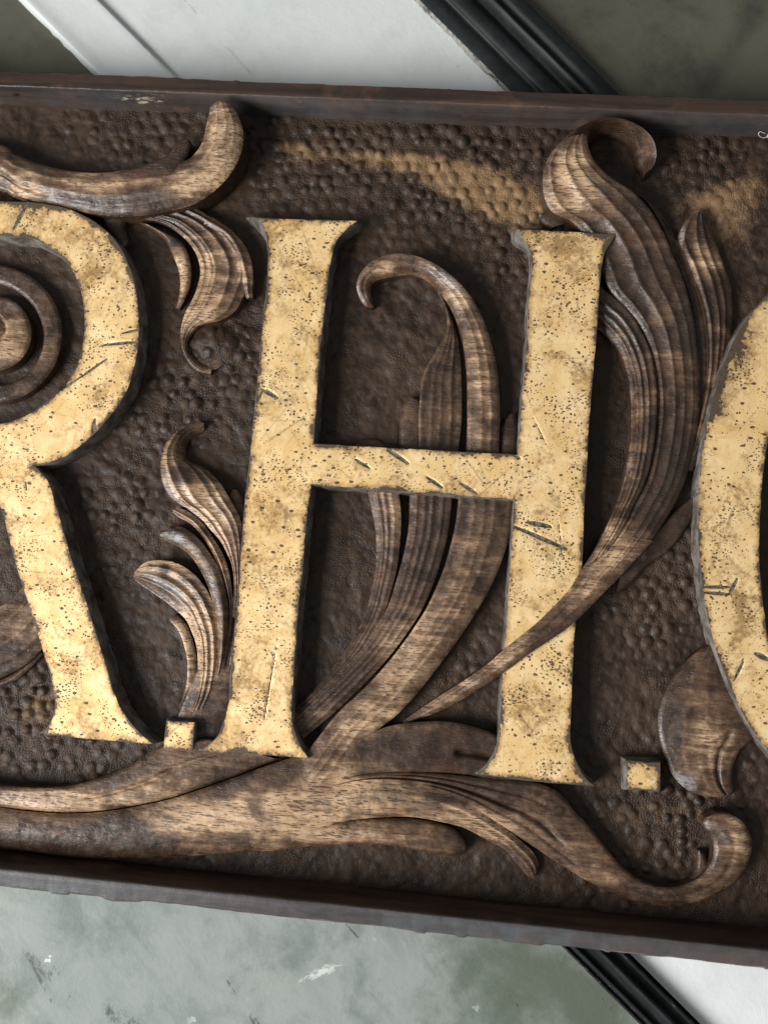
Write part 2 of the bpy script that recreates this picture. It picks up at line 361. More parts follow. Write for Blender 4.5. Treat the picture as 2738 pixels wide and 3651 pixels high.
# where the bosses are strong (centre, radius, strength) and where the ground was left smoother
zones = [(760, 300, 260, 1.), (1000, 330, 260, 1.), (1120, 450, 200, 1.), (1100, 560, 120, .9), (640, 330, 150, .7), (1500, 330, 160, .8), (520, 760, 110, .9), (400, 850, 110, 1.), (340, 900, 90, .9),
         (60, 1560, 170, 1.1), (230, 1640, 140, .9), (1450, 1240, 150, .9), (1400, 1330, 130, .7), (1480, 1740, 170, 1.), (1420, 1700, 150, .9), (1010, 1400, 100, .6), (300, 260, 170, .7), (250, 1100, 120, .7), (240, 1240, 90, .5), (1010, 620, 160, .45), (700, 520, 120, .4), (1350, 1850, 130, .6), (1600, 620, 130, .5), (480, 1350, 10, .1)]
zm = np.full(XX.shape, .12)
for zx, zy, zr, zs in zones: zm = np.maximum(zm, zs * np.exp(-((XX - zx) ** 2 + (YY - zy) ** 2) / (zr * zr)))
boss = np.zeros(XX.shape); rs = np.random.RandomState(11)
sp = 31.
gi = int((X1 - X0) / sp); gj = int(2150 / (sp * .87))
ui = np.arange(len(xs))
for j in range(gj):
    for i in range(gi):
        bx = X0 + (i + .5 * (j % 2)) * sp + rs.uniform(-8, 8); by = 200 + j * sp * .87 + rs.uniform(-7, 7)
        r = rs.uniform(9, 14); a = rs.uniform(.5, 1.2); drop = rs.rand()
        ty = (by - TB(bx)) / (BB(bx) - TB(bx))
        if ty < 0 or ty > 1 or drop < .12: continue
        i0, i1 = np.searchsorted(xs, [bx - r * 1.3, bx + r * 1.3]); j0, j1 = np.searchsorted(ts, [ty - r * 1.3 / 1600, ty + r * 1.3 / 1600])
        if i1 <= i0 or j1 <= j0: continue
        d2 = ((XX[i0:i1, j0:j1] - bx) ** 2 + (YY[i0:i1, j0:j1] - by) ** 2) / (r * r)
        boss[i0:i1, j0:j1] = np.maximum(boss[i0:i1, j0:j1], a * np.sqrt(np.clip(1 - d2, 0, 1)) * zm[i0:i1, j0:j1])
boss = boss * (.45 + 1.0 * fbm(XX / 40, YY / 40, 21))
W = W + .0036 * boss
def blob(x, y, rx, ry, a=0): 
    c, s = math.cos(a), math.sin(a); dx, dy = XX - x, YY - y
    return np.exp(-(((dx * c + dy * s) / rx) ** 2 + ((-dx * s + dy * c) / ry) ** 2))
W += .009 * blob(470, 742, 38, 28) ** .7 * (blob(470, 742, 38, 28) > .02)      # rounded knob of ground inside the leaf curl
worn = .75 * blob(1010, 400, 170, 45, .25) + .55 * blob(830, 345, 150, 22, .08) + .8 * blob(1080, 430, 90, 50, .4) + .5 * blob(640, 330, 60, 40) + .62 * blob(1580, 420, 130, 45, -.25) + .5 * blob(1560, 500, 110, 60) + .35 * blob(1150, 520, 60, 80) + .5 * blob(90, 1530, 90, 70) + .4 * blob(1440, 1760, 130, 50) + .3 * blob(400, 830, 90, 60) + .25 * blob(800, 930, 80, 30)
worn = worn + .08
board = mesh_obj('backboard', np.stack([U, Vv, W], -1).reshape(-1, 3), grid_faces(len(xs), len(ts), 0, False), M_ground, sign, {'boss': boss, 'worn': worn, 'zone': zm})
board['label'] = 'dark brown punched and pebbled ground of the sign'
# back of the board
u4, v4 = uv([X0, X1, X1, X0], [float(TB(X0)) - 20, float(TB(X1)) - 20, float(BB(X1)) + 20, float(BB(X0)) + 20], 0)
mesh_obj('back_panel', np.array([(u4[i], v4[i], w) for w in (-.006, -.030) for i in range(4)]),
         [np.array([(0, 1, 2, 3), (7, 6, 5, 4), (0, 4, 5, 1), (1, 5, 6, 2), (2, 6, 7, 3), (3, 7, 4, 0)])], M_rail, sign, {'wear': np.zeros(8), 'grey': np.zeros(8), 'fleck': np.zeros(8)}, smooth=False)

def rail(name, foot, crest, outer, wc, wo, sgn, seed, label, grey, fleck=0.):
    n = 700; x = np.linspace(X0 - 6, X1 + 6, n); R = []; A = []
    chip = 3.2 * (vn(x * .012, x * 0, seed) - .5) + 1.6 * (vn(x * .06, x * 0, seed + 3) - .5) + 9 * sstep(.70, .82, vn(x * .011, x * 0, seed + 7)) * vn(x * .05, x * 0, seed + 2) + 4 * sstep(.8, .9, vn(x * .035, x * 0, seed + 9))
    if sgn > 0: chip = chip * .4
    wob = lambda s_, a: a * (fbm(x * .02, x * 0, seed + s_) - .5)
    fu, fv = uv(x, foot(x), 0); cu, cv = uv(x, crest(x) + wob(1, 2.5), wc); ou, ov = uv(x, outer(x) - sgn * chip, wo)
    P = lambda u, v, w: np.stack([u, v, np.broadcast_to(w, u.shape)], 1)
    def L(a, b, k): return a + (b - a) * k
    f0, c0, o0 = P(fu, fv, -.004), P(cu, cv, wc), P(ou, ov, wo)
    dn = np.array([0, 1., 0])
    rows = [f0, L(f0, c0, .33) + np.stack([x * 0, wob(5, .002) * sgn, x * 0], 1), L(f0, c0, .66) + np.stack([x * 0, wob(6, .002) * sgn, x * 0], 1), L(f0, c0, .94)]
    wr_ = [0, .0, .05, .28]
    rows += [L(L(f0, c0, .985), o0, .03) , L(c0, o0, .08) + np.array([0, 0, .0004]), L(c0, o0, .4) + np.stack([x * 0, x * 0, wob(8, .0015)], 1), L(c0, o0, .75) + np.stack([x * 0, x * 0, wob(9, .0015)], 1), L(c0, o0, .95), o0]
    wr_ += [.5, .34, .05, .0, .36, .6]
    o2 = P(ou, ov + sgn * .0015, wo - .003); o3 = P(ou, ov + sgn * .002, -.0355)
    rows += [o2, o3, P(fu, fv + sgn * .004, -.0355)]; wr_ += [.35, 0, 0]
    V = np.stack(rows, 1); A = np.broadcast_to(np.array(wr_), V.shape[:2])
    k = V.shape[1]; F4 = grid_faces(n, k, 0, sgn > 0)
    V = V.reshape(-1, 3)
    Sheen = np.broadcast_to(np.array(grey, float), (n, k)) * (.45 + .8 * vn(x * .006, x * 0, seed + 11))[:, None]
    Fk = np.zeros((n, k)); Fk[:, 1:4] = (fleck * (np.exp(-((x - 300) / 130) ** 2) + .7 * np.exp(-((x - 640) / 60) ** 2) + .5 * np.exp(-((x - 830) / 80) ** 2) + .55 * np.exp(-((x + 5) / 25) ** 2)))[:, None] * np.array([.75, 1., .8])
    o = mesh_obj(name, V, F4, M_rail, sign, {'wear': A, 'grey': Sheen, 'fleck': Fk}, smooth=True)
    o.data.shade_smooth() if hasattr(o.data, 'shade_smooth') else None
    o['label'] = label
    return o
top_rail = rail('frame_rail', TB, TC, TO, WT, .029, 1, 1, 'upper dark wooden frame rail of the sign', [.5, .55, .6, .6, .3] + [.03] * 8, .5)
rail('frame_rail', BB, BC, BO, WB, .040, -1, 4, 'lower dark wooden frame rail with chipped edge', [0, 0, .0, .15, .5, 1., 1., 1., 1., .6, .3, .1, 0])  # front face tinted with the painted window sheen

# ------------------------------------------------------------------ carved leaves
# places rubbed down to pale wood, places stained dark, and places with grey dust and painted-in pale sheen: (x, y, rx, ry, angle, strength)
WEAR = [(640, 1735, 190, 45, -.15, .42), (480, 1760, 120, 30, .1, .45), (90, 1728, 150, 22, .05, .5), (330, 1700, 90, 35, -.4, .22), (700, 1690, 130, 40, -.2, .25), (900, 1740, 180, 30, .2, .35), (1080, 1790, 100, 30, .5, .28), (720, 1800, 130, 30, 0, .3), (830, 1530, 70, 60, -.8, .25), (880, 1400, 50, 120, .5, .34), (760, 1590, 80, 40, -.6, .3),
        (490, 300, 40, 75, .1, .5), (430, 400, 70, 40, -.4, .42), (220, 395, 90, 28, .15, .32), (330, 395, 60, 20, .0, .3), (60, 380, 60, 30, .5, .25), (60, 420, 60, 20, .4, .3), (395, 590, 22, 60, .0, .45), (450, 580, 40, 90, .0, .35), (430, 660, 40, 40, 0, .35), (530, 590, 20, 50, -.3, .3),
        (1215, 405, 45, 45, 0, .55), (1260, 410, 55, 35, .5, .35), (1240, 350, 40, 40, 0, .25), (1530, 560, 40, 45, 0, .4), (1330, 1170, 50, 80, .6, .22), (1300, 1230, 60, 22, -.7, .3), (1060, 1440, 130, 22, -.6, .38), (1450, 770, 40, 60, 0, .22), (1390, 950, 30, 60, 0, .15),
        (400, 1060, 60, 40, .6, .4), (460, 1100, 60, 60, .6, .34), (480, 1190, 30, 80, -.2, .3), (340, 1220, 60, 20, 0, .4), (420, 1310, 40, 90, -.3, .38), (440, 1430, 50, 60, 0, .38), (395, 1420, 20, 70, 0, .32), (360, 985, 20, 40, 0, .4),  # leaf spray: worn patches that also paint in its highlights
        (830, 575, 30, 20, -.4, .35), (1000, 640, 40, 50, .6, .25), (1040, 830, 30, 110, 0, .2), (845, 1110, 25, 60, 0, .22), (1010, 1190, 30, 100, .3, .22), (10, 740, 50, 40, 0, .45), (100, 770, 40, 50, 0, .2), (1520, 1600, 60, 70, .5, .3), (1500, 1500, 60, 40, 0, .15), (1590, 1810, 30, 60, 0, .3), (1300, 1870, 80, 40, .7, .1), (40, 1350, 60, 60, 0, .25)]
STAIN = [(262, 1780, 32, 30, 0, .5), (290, 1800, 60, 18, .2, .45), (555, 1745, 30, 34, .5, .55), (170, 1825, 200, 18, .05, .35), (60, 1825, 150, 25, .05, .4), (240, 1690, 35, 14, -.3, .3), (500, 1690, 60, 25, -.3, .35), (930, 1625, 110, 35, .1, .4), (300, 440, 60, 20, .1, .35), (330, 420, 30, 20, 0, .3), (200, 440, 100, 14, .1, .3), (340, 500, 40, 30, .5, .45), (1430, 1585, 40, 50, .3, .35), (1460, 1530, 40, 40, 0, .25), (1540, 660, 40, 25, 0, .45), (1540, 500, 30, 40, 0, .35), (1500, 740, 30, 40, 0, .3), (1350, 600, 80, 60, .6, .25), (1440, 1000, 60, 100, .2, .3), (860, 1400, 40, 40, 0, -.0), (700, 1480, 60, 50, 0, .25), (930, 1000, 60, 60, 0, .25), (930, 1180, 30, 60, 0, .25), (355, 1228, 12, 14, 0, .5), (390, 1030, 25, 18, .3, .4), (1180, 1380, 60, 25, -.6, .2), (1010, 1700, 60, 20, .2, .25), (1400, 1930, 120, 20, 0, .15)]
DUST_SHEEN = [(375, 1065, 26, 40, .6, .55), (352, 1040, 12, 50, 0, .5), (420, 1110, 36, 10, .65, .6), (355, 1262, 60, 10, .55, .75), (400, 1310, 14, 40, -.5, .55), (425, 1380, 9, 70, 0, .4), (380, 1150, 40, 9, .4, .6), (440, 1185, 10, 60, -.5, .5), (468, 1260, 8, 60, -.2, .4), (975, 610, 40, 18, .7, .7), (900, 575, 60, 16, .2, .4), (790, 640, 14, 26, 0, .55), (1185, 400, 10, 60, 0, .5), (1205, 330, 20, 30, .6, .4), (1472, 510, 8, 30, .1, .8), (1495, 590, 7, 50, -.35, .6), (1470, 1690, 40, 25, .6, .75), (1500, 1640, 25, 40, 0, .3), (1565, 1810, 14, 40, -.5, .6), (1530, 1785, 14, 14, 0, .6), (865, 1120, 8, 60, 0, .45), (855, 1250, 12, 50, .3, .3), (360, 320, 40, 24, -.4, .45), (470, 240, 22, 16, 0, .5), (30, 660, 60, 30, .4, .5), (1363, 870, 6, 120, 0, .5), (1345, 1050, 6, 100, .3, .45), (1000, 1790, 20, 30, 0, .3), (1390, 690, 8, 50, -.5, .4)]
def leaf(name, rungs, h, parent=None, flutes=(), depth=.0022, dome=0., cuts=(), wear=.3, er=.0018, ridge=.22, lump=.0012, seed=None, cupped=0.):
    """A carved strand: rungs = (left x, left y, right x, right y) from one end to the other, h = (share along, height left, height right)."""
    seed = len(bpy.data.objects) if seed is None else seed
    R = np.array(rungs, float); K = len(R)
    mid = np.stack([(R[:, 0] + R[:, 2]) / 2, (R[:, 1] + R[:, 3]) / 2], 1)
    seg = np.linalg.norm(np.diff(R[:, :2], axis=0), axis=1) + np.linalg.norm(np.diff(R[:, 2:], axis=0), axis=1)
    cum = np.concatenate([[0], np.cumsum(seg)]); tk = cum / cum[-1]
    n = int(np.clip(cum[-1] / 2 / 2.6, 14, 420)); t = np.linspace(0, 1, n)
    C = catmull(R, n, t=np.interp(t, tk, np.arange(K)))
    H = np.array([(q[0], q[1], q[2] if len(q) > 2 else q[1]) for q in h], float) * np.array([1, .001, .001])
    sm = lambda c: np.interp(t, H[:, 0], H[:, c])
    def soft(a):
        kk = max(3, n // 12) | 1; p = np.pad(a, kk // 2, 'edge'); return np.convolve(p, np.ones(kk) / kk, 'valid')
    hl, hr = soft(sm(1)), soft(sm(2))
    lu, lv = uv(C[:, 0], C[:, 1], hl); ru, rv = uv(C[:, 2], C[:, 3], hr)
    wid = np.hypot(lu - ru, lv - rv); wm = wid.max()
    m_ = int(np.clip(wm / .0011, 12, 64))
    s = .5 - .5 * np.cos(np.linspace(0, 1, m_) * math.pi); s = .65 * np.linspace(0, 1, m_) + .35 * s
    T, Sx = np.meshgrid(t, s, indexing='ij')
    wf = ((wid / wm) ** .8)[:, None]
    U_ = lu[:, None] * (1 - Sx) + ru[:, None] * Sx; V_ = lv[:, None] * (1 - Sx) + rv[:, None] * Sx
    Z = hl[:, None] * (1 - Sx) + hr[:, None] * Sx
    Z = Z + dome * .001 * wf * (1 - (2 * Sx - 1) ** 2) - cupped * .001 * wf * np.sin(Sx * math.pi)
    wr_ = np.full(Sx.shape, float(wear))
    if len(flutes):
        fl = np.array(sorted(set([0.] + list(flutes) + [1.])))
        Sw = np.clip(Sx + .035 * (vn(T * 5 + seed, Sx * 0, seed) - .5) * np.sin(Sx * math.pi), 0, 1)
        k = np.clip(np.searchsorted(fl, Sw, 'right') - 1, 0, len(fl) - 2)
        a = (Sw - fl[k]) / (fl[k + 1] - fl[k]); gap = (fl[k + 1] - fl[k])
        dv = np.array([rsd for rsd in np.random.RandomState(seed).uniform(.6, 1.25, len(fl))])[k]
        Z = Z - depth * wf * dv * np.minimum(1, gap * 3.5) * (np.sin(np.pi * a ** .8)) ** .9
        dr = np.minimum(a, 1 - a) * gap * wid[:, None]
        wr_ = wr_ + ridge * np.exp(-(dr / .0022) ** 2) * (.35 + 1.1 * vn(U_ * 60, V_ * 60, seed))
    PX = C[:, 0][:, None] * (1 - Sx) + C[:, 2][:, None] * Sx; PY = C[:, 1][:, None] * (1 - Sx) + C[:, 3][:, None] * Sx
    wr_ = (wr_ - .42) * .55 + 1.3 * field(WEAR, PX, PY) - 1.5 * field(STAIN, PX, PY); du_ = field(DUST_SHEEN, PX, PY) * .92
    for (s0, s1, t0, t1, ws, dp) in cuts:
        kx = np.clip((T - t0) / (t1 - t0), 0, 1); cs = s0 + (s1 - s0) * kx
        env = sstep(t0, t0 + .12 * (t1 - t0), T) * (1 - sstep(t1 - .12 * (t1 - t0), t1, T))
        Z = Z - dp * .001 * env * np.exp(-((Sx - cs) / ws) ** 2)
    ed = np.minimum(Sx, 1 - Sx) * wid[:, None]
    Z = Z - er * np.clip(1 - ed / .004, 0, 1) ** 2 * np.minimum(1, wid[:, None] / .01)
    Z = Z + lump * (fbm(U_ * 70, V_ * 70, seed) - .47) + .0005 * (fbm(U_ * 300, V_ * 300, seed + 2, 2) - .4)
    Z = np.maximum(Z, .0008)
    top = np.stack([U_, V_, Z], -1)
    # walls down to the ground, slightly battered
    rim = np.concatenate([top[:, 0], top[-1, 1:], top[-2::-1, -1], top[0, -2:0:-1]])
    cen = rim.mean(0); n_r = len(rim)
    nxt = np.roll(rim, -1, 0) - np.roll(rim, 1, 0); nr = np.stack([nxt[:, 1], -nxt[:, 0]], 1); nr /= np.linalg.norm(nr, axis=1)[:, None] + 1e-9
    area2 = np.sum(rim[:, 0] * np.roll(rim[:, 1], -1) - np.roll(rim[:, 0], -1) * rim[:, 1])
    if area2 < 0: nr = -nr
    low = rim.copy(); low[:, :2] += nr * .0007; low[:, 2] = -.004
    midr = rim.copy(); midr[:, 2] = rim[:, 2] * .5
    nt = top.reshape(-1, 3); V3 = np.concatenate([nt, rim, midr, low])
    o0 = len(nt); idx = np.arange(n_r); j2 = (idx + 1) % n_r
    wl = np.concatenate([np.stack([o0 + a_ * n_r + idx, o0 + a_ * n_r + j2, o0 + (a_ + 1) * n_r + j2, o0 + (a_ + 1) * n_r + idx], 1) for a_ in (0, 1)])
    ft = grid_faces(n, m_)
    # orientation
    a_, b_, c_ = nt[ft[len(ft) // 2, 0]], nt[ft[len(ft) // 2, 1]], nt[ft[len(ft) // 2, 2]]
    if np.cross(b_ - a_, c_ - a_)[2] < 0: ft = ft[:, ::-1]
    if area2 > 0: wl = wl[:, ::-1]
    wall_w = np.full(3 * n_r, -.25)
    return mesh_obj(name, V3, [ft, wl], M_wood, parent or sign, {'wear': np.concatenate([wr_.ravel(), wall_w]), 'dust_sheen': np.concatenate([du_.ravel(), np.full(3 * n_r, .12)])})

# 1 horn-shaped leaf top left, its tip lying over the frame rail
g = leaf('horn_leaf', [(-320, 120 + 100, -330, 250), (-220, 250, -235, 320), (-110, 285, -120, 368), (0, 311, 0, 399), (36, 333, 44, 424), (91, 355, 91, 437), (153, 368, 157, 452), (219, 372, 219, 464), (274, 365, 292, 466), (320, 358, 365, 455), (372, 352, 420, 439), (405, 343, 464, 410), (424, 326, 498, 373), (438, 302, 520, 329), (444, 274, 525, 285), (451, 247, 514, 249), (454, 229, 499, 226), (466, 221, 484, 219)],
         [(0, 14), (.3, 22, 20), (.55, 26, 22), (.75, 30, 26), (.9, 37, 34), (1, 41, 41)], flutes=(.34, .6, .8), depth=.0016, dome=8, wear=.34, cuts=[(.62, .8, 0, .5, .05, 3.0)])
g['label'] = 'horn shaped leaf whose tip rests on the upper frame rail'
leaf('leaf', [(250, 372, 318, 425), (292, 362, 345, 408), (330, 347, 375, 390), (362, 333, 393, 353), (377, 311, 405, 334), (390, 299, 412, 314), (403, 297, 410, 302)], [(0, 30, 30), (.5, 32, 34), (1, 26)], g, dome=2, wear=.12)
leaf('leaf', [(-200, 360, -210, 380), (-90, 375, -100, 405), (0, 372, 0, 412), (36, 395, 30, 425), (80, 425, 75, 442)], [(0, 10), (.5, 14), (1, 14)], g, dome=3, wear=.45)

# 2 hanging leaf below the horn
g = leaf('hanging_leaf', [(300, 470, 425, 450), (350, 480, 468, 476), (388, 505, 505, 509), (413, 531, 530, 548), (427, 558, 541, 585), (432, 587, 535, 614), (425, 620, 522, 645), (413, 650, 508, 670), (398, 679, 478, 690), (390, 712, 432, 703), (390, 740, 407, 734), (398, 767, 408, 758), (413, 790, 424, 778), (431, 803, 440, 790), (455, 808, 458, 797)],
         [(0, 15), (.3, 19, 16), (.6, 17, 12), (.75, 11, 8), (1, 6, 4)], flutes=(.1, .26, .34, .62, .84), depth=.0034, dome=3, wear=.42)
g['label'] = 'fluted hanging leaf with a small hooked tip'
leaf('leaf', [(300, 480, 345, 495), (352, 512, 388, 518), (370, 545, 406, 548), (384, 578, 412, 582), (389, 610, 411, 610), (386, 640, 402, 640), (380, 665, 388, 668)], [(0, 12), (.5, 15), (1, 6)], g, dome=3, wear=.5)
leaf('leaf', [(436, 487, 459, 468), (486, 516, 498, 495), (505, 554, 527, 527), (513, 592, 542, 562), (522, 615, 546, 597), (527, 632, 544, 623), (533, 645, 545, 642)], [(0, 16), (.5, 17), (.9, 14), (1, 8)], g, flutes=(.55,), depth=.002, dome=3, wear=.42)
leaf('leaf', [(401, 742, 424, 748), (407, 768, 428, 765), (421, 786, 441, 776), (440, 798, 454, 781), (465, 797, 463, 778), (484, 785, 472, 772)], [(0, 4), (1, 3.5)], g, cupped=2, wear=.3)
leaf('leaf', [(215, 462, 275, 468), (225, 488, 269, 486), (240, 505, 274, 505), (252, 522, 276, 522), (260, 532, 270, 533)], [(0, 10), (1, 8)], g, dome=3, wear=.25)

# 3 volute inside the R
cx, cy = -16., 721.
def ring(a): return (cx + math.cos(a), cy + math.sin(a))
rg = []
for i in range(30):
    a = -2.55 + i * 2 * math.pi * .94 / 29
    ro = 149 + 26 * max(0, (-1.3 - a)) ** 1.5; ri = 110 + 8 * max(0, (-1.3 - a)) + 4 * math.sin(a * 2); k = max(0, (a - 2.2)) / 1.2
    rg.append((cx + (ri - 10 * k) * math.cos(a), cy + (ri - 10 * k) * math.sin(a), cx + (ro - 38 * k) * math.cos(a), cy + (ro - 38 * k) * math.sin(a)))
g = leaf('volute', rg, [(0, 11), (.5, 12), (1, 15)], dome=1.5, wear=.22)
g['label'] = 'spiral volute inside the bowl of the letter R'
rg = [(cx - 4 + 2 * math.cos(a), cy - 4 + 2 * math.sin(a), cx + 83 * math.cos(a) * (1 - .02 * a), cy + 82 * math.sin(a) * (1 - .02 * a)) for a in np.linspace(-3.2, 3.08, 34)]
leaf('volute_eye', rg, [(0, 21, 13), (.5, 21, 15), (1, 21, 16)], g, wear=.5, dome=2, cuts=[(.42, .2, .3, .75, .07, 5), (.62, .5, .02, .3, .06, 3)])

# 4 leaf behind the leg of the R
g = leaf('side_leaf', [(-330, 1250, -340, 1290), (-230, 1325, -240, 1440), (-140, 1345, -130, 1475), (-60, 1333, -40, 1478), (0, 1310, 20, 1455), (25, 1294, 62, 1430), (50, 1264, 98, 1392), (80, 1200, 130, 1350)], [(0, 8), (.5, 15), (1, 11)], flutes=(.25, .55, .8), dome=4, wear=.32)
leaf('leaf', [(-90, 1480, -85, 1497), (-30, 1478, -25, 1492), (18, 1462, 26, 1474), (52, 1438, 58, 1450), (88, 1405, 94, 1414)], [(0, 6), (1, 6)], g, dome=1, wear=.35)

# 5 leaf spray between R and H
g = leaf('leaf_spray', [(490, 1290, 522, 1285), (474, 1370, 516, 1360), (438, 1430, 511, 1430), (408, 1480, 505, 1480), (394, 1515, 500, 1515), (382, 1545, 492, 1552), (374, 1572, 474, 1600), (380, 1600, 450, 1622)], [(0, 12), (.4, 12), (.7, 9), (1, 4)], dome=2, wear=.36, cuts=[(.62, .75, 0, .5, .06, 3)])
g['label'] = 'spray of curling leaves between the letters R and H'
leaf('leaf', [(440, 914, 442, 928), (424, 909, 431, 936), (407, 913, 415, 944), (386, 923, 404, 958), (367, 942, 401, 977), (353, 965, 408, 995), (346, 994, 426, 1003), (346, 1017, 449, 1017), (351, 1043, 474, 1042), (363, 1067, 493, 1072), (380, 1084, 506, 1095), (407, 1101, 515, 1112), (436, 1124, 522, 1135), (456, 1147, 525, 1160), (475, 1168, 525, 1188), (490, 1196, 524, 1220), (501, 1225, 521, 1250), (505, 1275, 519, 1290), (500, 1330, 512, 1340)],
     [(0, 8, 4), (.12, 20, 5), (.22, 26, 6), (.3, 25, 12), (.38, 22, 19), (.6, 19, 15), (1, 13)], g, flutes=(.2, .42, .72, .88), depth=.003, dome=3, wear=.5)
leaf('leaf', [(370, 1107, 381, 1096), (384, 1119, 407, 1105), (407, 1130, 434, 1126), (426, 1147, 457, 1157), (445, 1172, 480, 1195), (461, 1201, 491, 1224), (475, 1234, 498, 1255), (486, 1272, 502, 1285), (493, 1305, 502, 1315), (490, 1360, 496, 1368)], [(0, 12), (.5, 17), (1, 12)], g, flutes=(.5,), depth=.0035, dome=3, wear=.45)
leaf('leaf', [(347, 1165, 349, 1146), (363, 1171, 372, 1135), (392, 1185, 398, 1141), (417, 1208, 427, 1162), (436, 1239, 451, 1193), (449, 1268, 470, 1224), (460, 1303, 484, 1266), (468, 1345, 492, 1309), (472, 1400, 490, 1366), (471, 1445, 483, 1420), (465, 1482, 470, 1478)], [(0, 13), (.4, 18), (.8, 15), (1, 10)], g, dome=5, flutes=(.72,), depth=.0016, wear=.42)
leaf('leaf', [(288, 1250, 291, 1234), (305, 1264, 314, 1215), (330, 1281, 349, 1210), (356, 1299, 384, 1218), (378, 1317, 417, 1239), (400, 1338, 443, 1270), (414, 1366, 460, 1305), (424, 1397, 471, 1346), (427, 1435, 474, 1390), (425, 1475, 472, 1438), (415, 1520, 464, 1485), (408, 1540, 445, 1530)], [(0, 8, 12), (.3, 9, 17), (.6, 12, 17), (1, 10)], g, flutes=(.3, .5, .78), depth=.003, dome=5, wear=.55)
leaf('leaf', [(366, 1340, 379, 1326), (384, 1362, 400, 1346), (396, 1391, 414, 1377), (404, 1428, 424, 1418), (403, 1469, 427, 1459), (396, 1502, 420, 1502), (386, 1531, 406, 1535)], [(0, 8, 6), (.5, 11, 7), (1, 7)], g, wear=.45)
leaf('leaf', [(502, 1058, 512, 1058), (495, 1075, 524, 1075), (500, 1095, 535, 1095), (512, 1120, 540, 1120), (520, 1160, 540, 1160)], [(0, 5), (1, 6)], g, dome=1, wear=.3)

# 6 curling stem inside the H, above the crossbar
g = leaf('curled_stem', [(808, 662, 803, 664), (803, 645, 788, 660), (801, 625, 774, 636), (805, 612, 770, 615), (818, 603, 778, 589), (840, 598, 800, 565), (863, 594, 831, 551), (888, 593, 864, 546), (908, 599, 897, 551), (925, 608, 930, 564), (952, 634, 964, 585), (973, 665, 997, 615), (990, 703, 1025, 653), (1001, 748, 1047, 698), (1007, 795, 1063, 748), (1009, 840, 1074, 800), (1009, 880, 1079, 859), (1009, 920, 1080, 907), (1006, 985, 1078, 985), (1000, 1070, 1088, 1070)],
         [(0, 8), (.12, 14, 24), (.28, 10, 26), (.4, 16, 24), (.55, 20), (.8, 17), (1, 12)], dome=3.5, flutes=(.45, .72), depth=.0012, wear=.4)
g['label'] = 'stem curling over like a crook inside the letter H'
leaf('leaf', [(944, 630, 950, 630), (957, 657, 966, 662), (965, 686, 979, 698), (961, 717, 988, 730), (947, 748, 992, 760), (926, 783, 995, 788), (914, 809, 996, 815), (909, 833, 997, 847), (906, 866, 997, 880), (904, 900, 996, 918), (904, 975, 990, 975), (895, 1070, 985, 1070)], [(0, 10), (.3, 13, 7), (.6, 11, 9), (1, 9)], g, flutes=(.03, .3, .5, .75), depth=.0018, wear=.3, ridge=.3)
leaf('leaf', [(880, 857, 908, 866), (869, 885, 912, 890), (863, 919, 912, 919), (863, 970, 910, 970), (868, 1060, 905, 1060)], [(0, 8), (1, 7)], g, dome=2, wear=.3)
leaf('leaf', [(1096, 898, 1112, 891), (1083, 912, 1117, 915), (1078, 935, 1119, 935), (1077, 985, 1119, 985), (1077, 1050, 1119, 1050)], [(0, 8), (1, 8)], g, dome=2, wear=.25)
leaf('leaf', [(755, 985, 757, 959), (778, 987, 790, 947), (800, 992, 822, 953), (813, 1005, 842, 972)], [(0, 5), (1, 5)], g, dome=2, wear=.35)
# below the crossbar
leaf('leaf', [(788, 1040, 858, 1040), (803, 1106, 866, 1112), (811, 1155, 864, 1168), (811, 1211, 858, 1222), (805, 1260, 846, 1272), (790, 1319, 832, 1318), (770, 1365, 814, 1352), (737, 1418, 785, 1400), (691, 1477, 735, 1455), (648, 1520, 680, 1505), (622, 1542, 648, 1532)], [(0, 10, 15), (.5, 10, 13), (1, 10)], g, flutes=(.3, .5, .75), depth=.002, dome=1, wear=.3)
leaf('leaf', [(885, 1040, 980, 1040), (882, 1138, 969, 1139), (872, 1194, 957, 1195), (856, 1253, 941, 1247), (836, 1313, 915, 1309), (812, 1352, 885, 1359), (780, 1402, 843, 1415), (730, 1455, 790, 1474), (675, 1508, 721, 1540), (630, 1548, 655, 1596)], [(0, 11), (.5, 13, 12), (1, 12)], g, flutes=(.18, .38, .55, .8), depth=.0024, dome=1.5, wear=.27)
leaf('leaf', [(994, 1040, 1112, 1040), (984, 1129, 1103, 1145), (971, 1185, 1086, 1204), (954, 1240, 1066, 1254), (925, 1306, 1036, 1310), (895, 1355, 994, 1375), (849, 1418, 951, 1434), (797, 1477, 902, 1497), (728, 1543, 856, 1546), (690, 1590, 816, 1579), (640, 1655, 775, 1640), (600, 1700, 740, 1690)], [(0, 15), (.5, 17, 14), (.8, 19, 16), (1, 20)], g, flutes=(.3, .48, .66), depth=.002, dome=3, wear=.43)

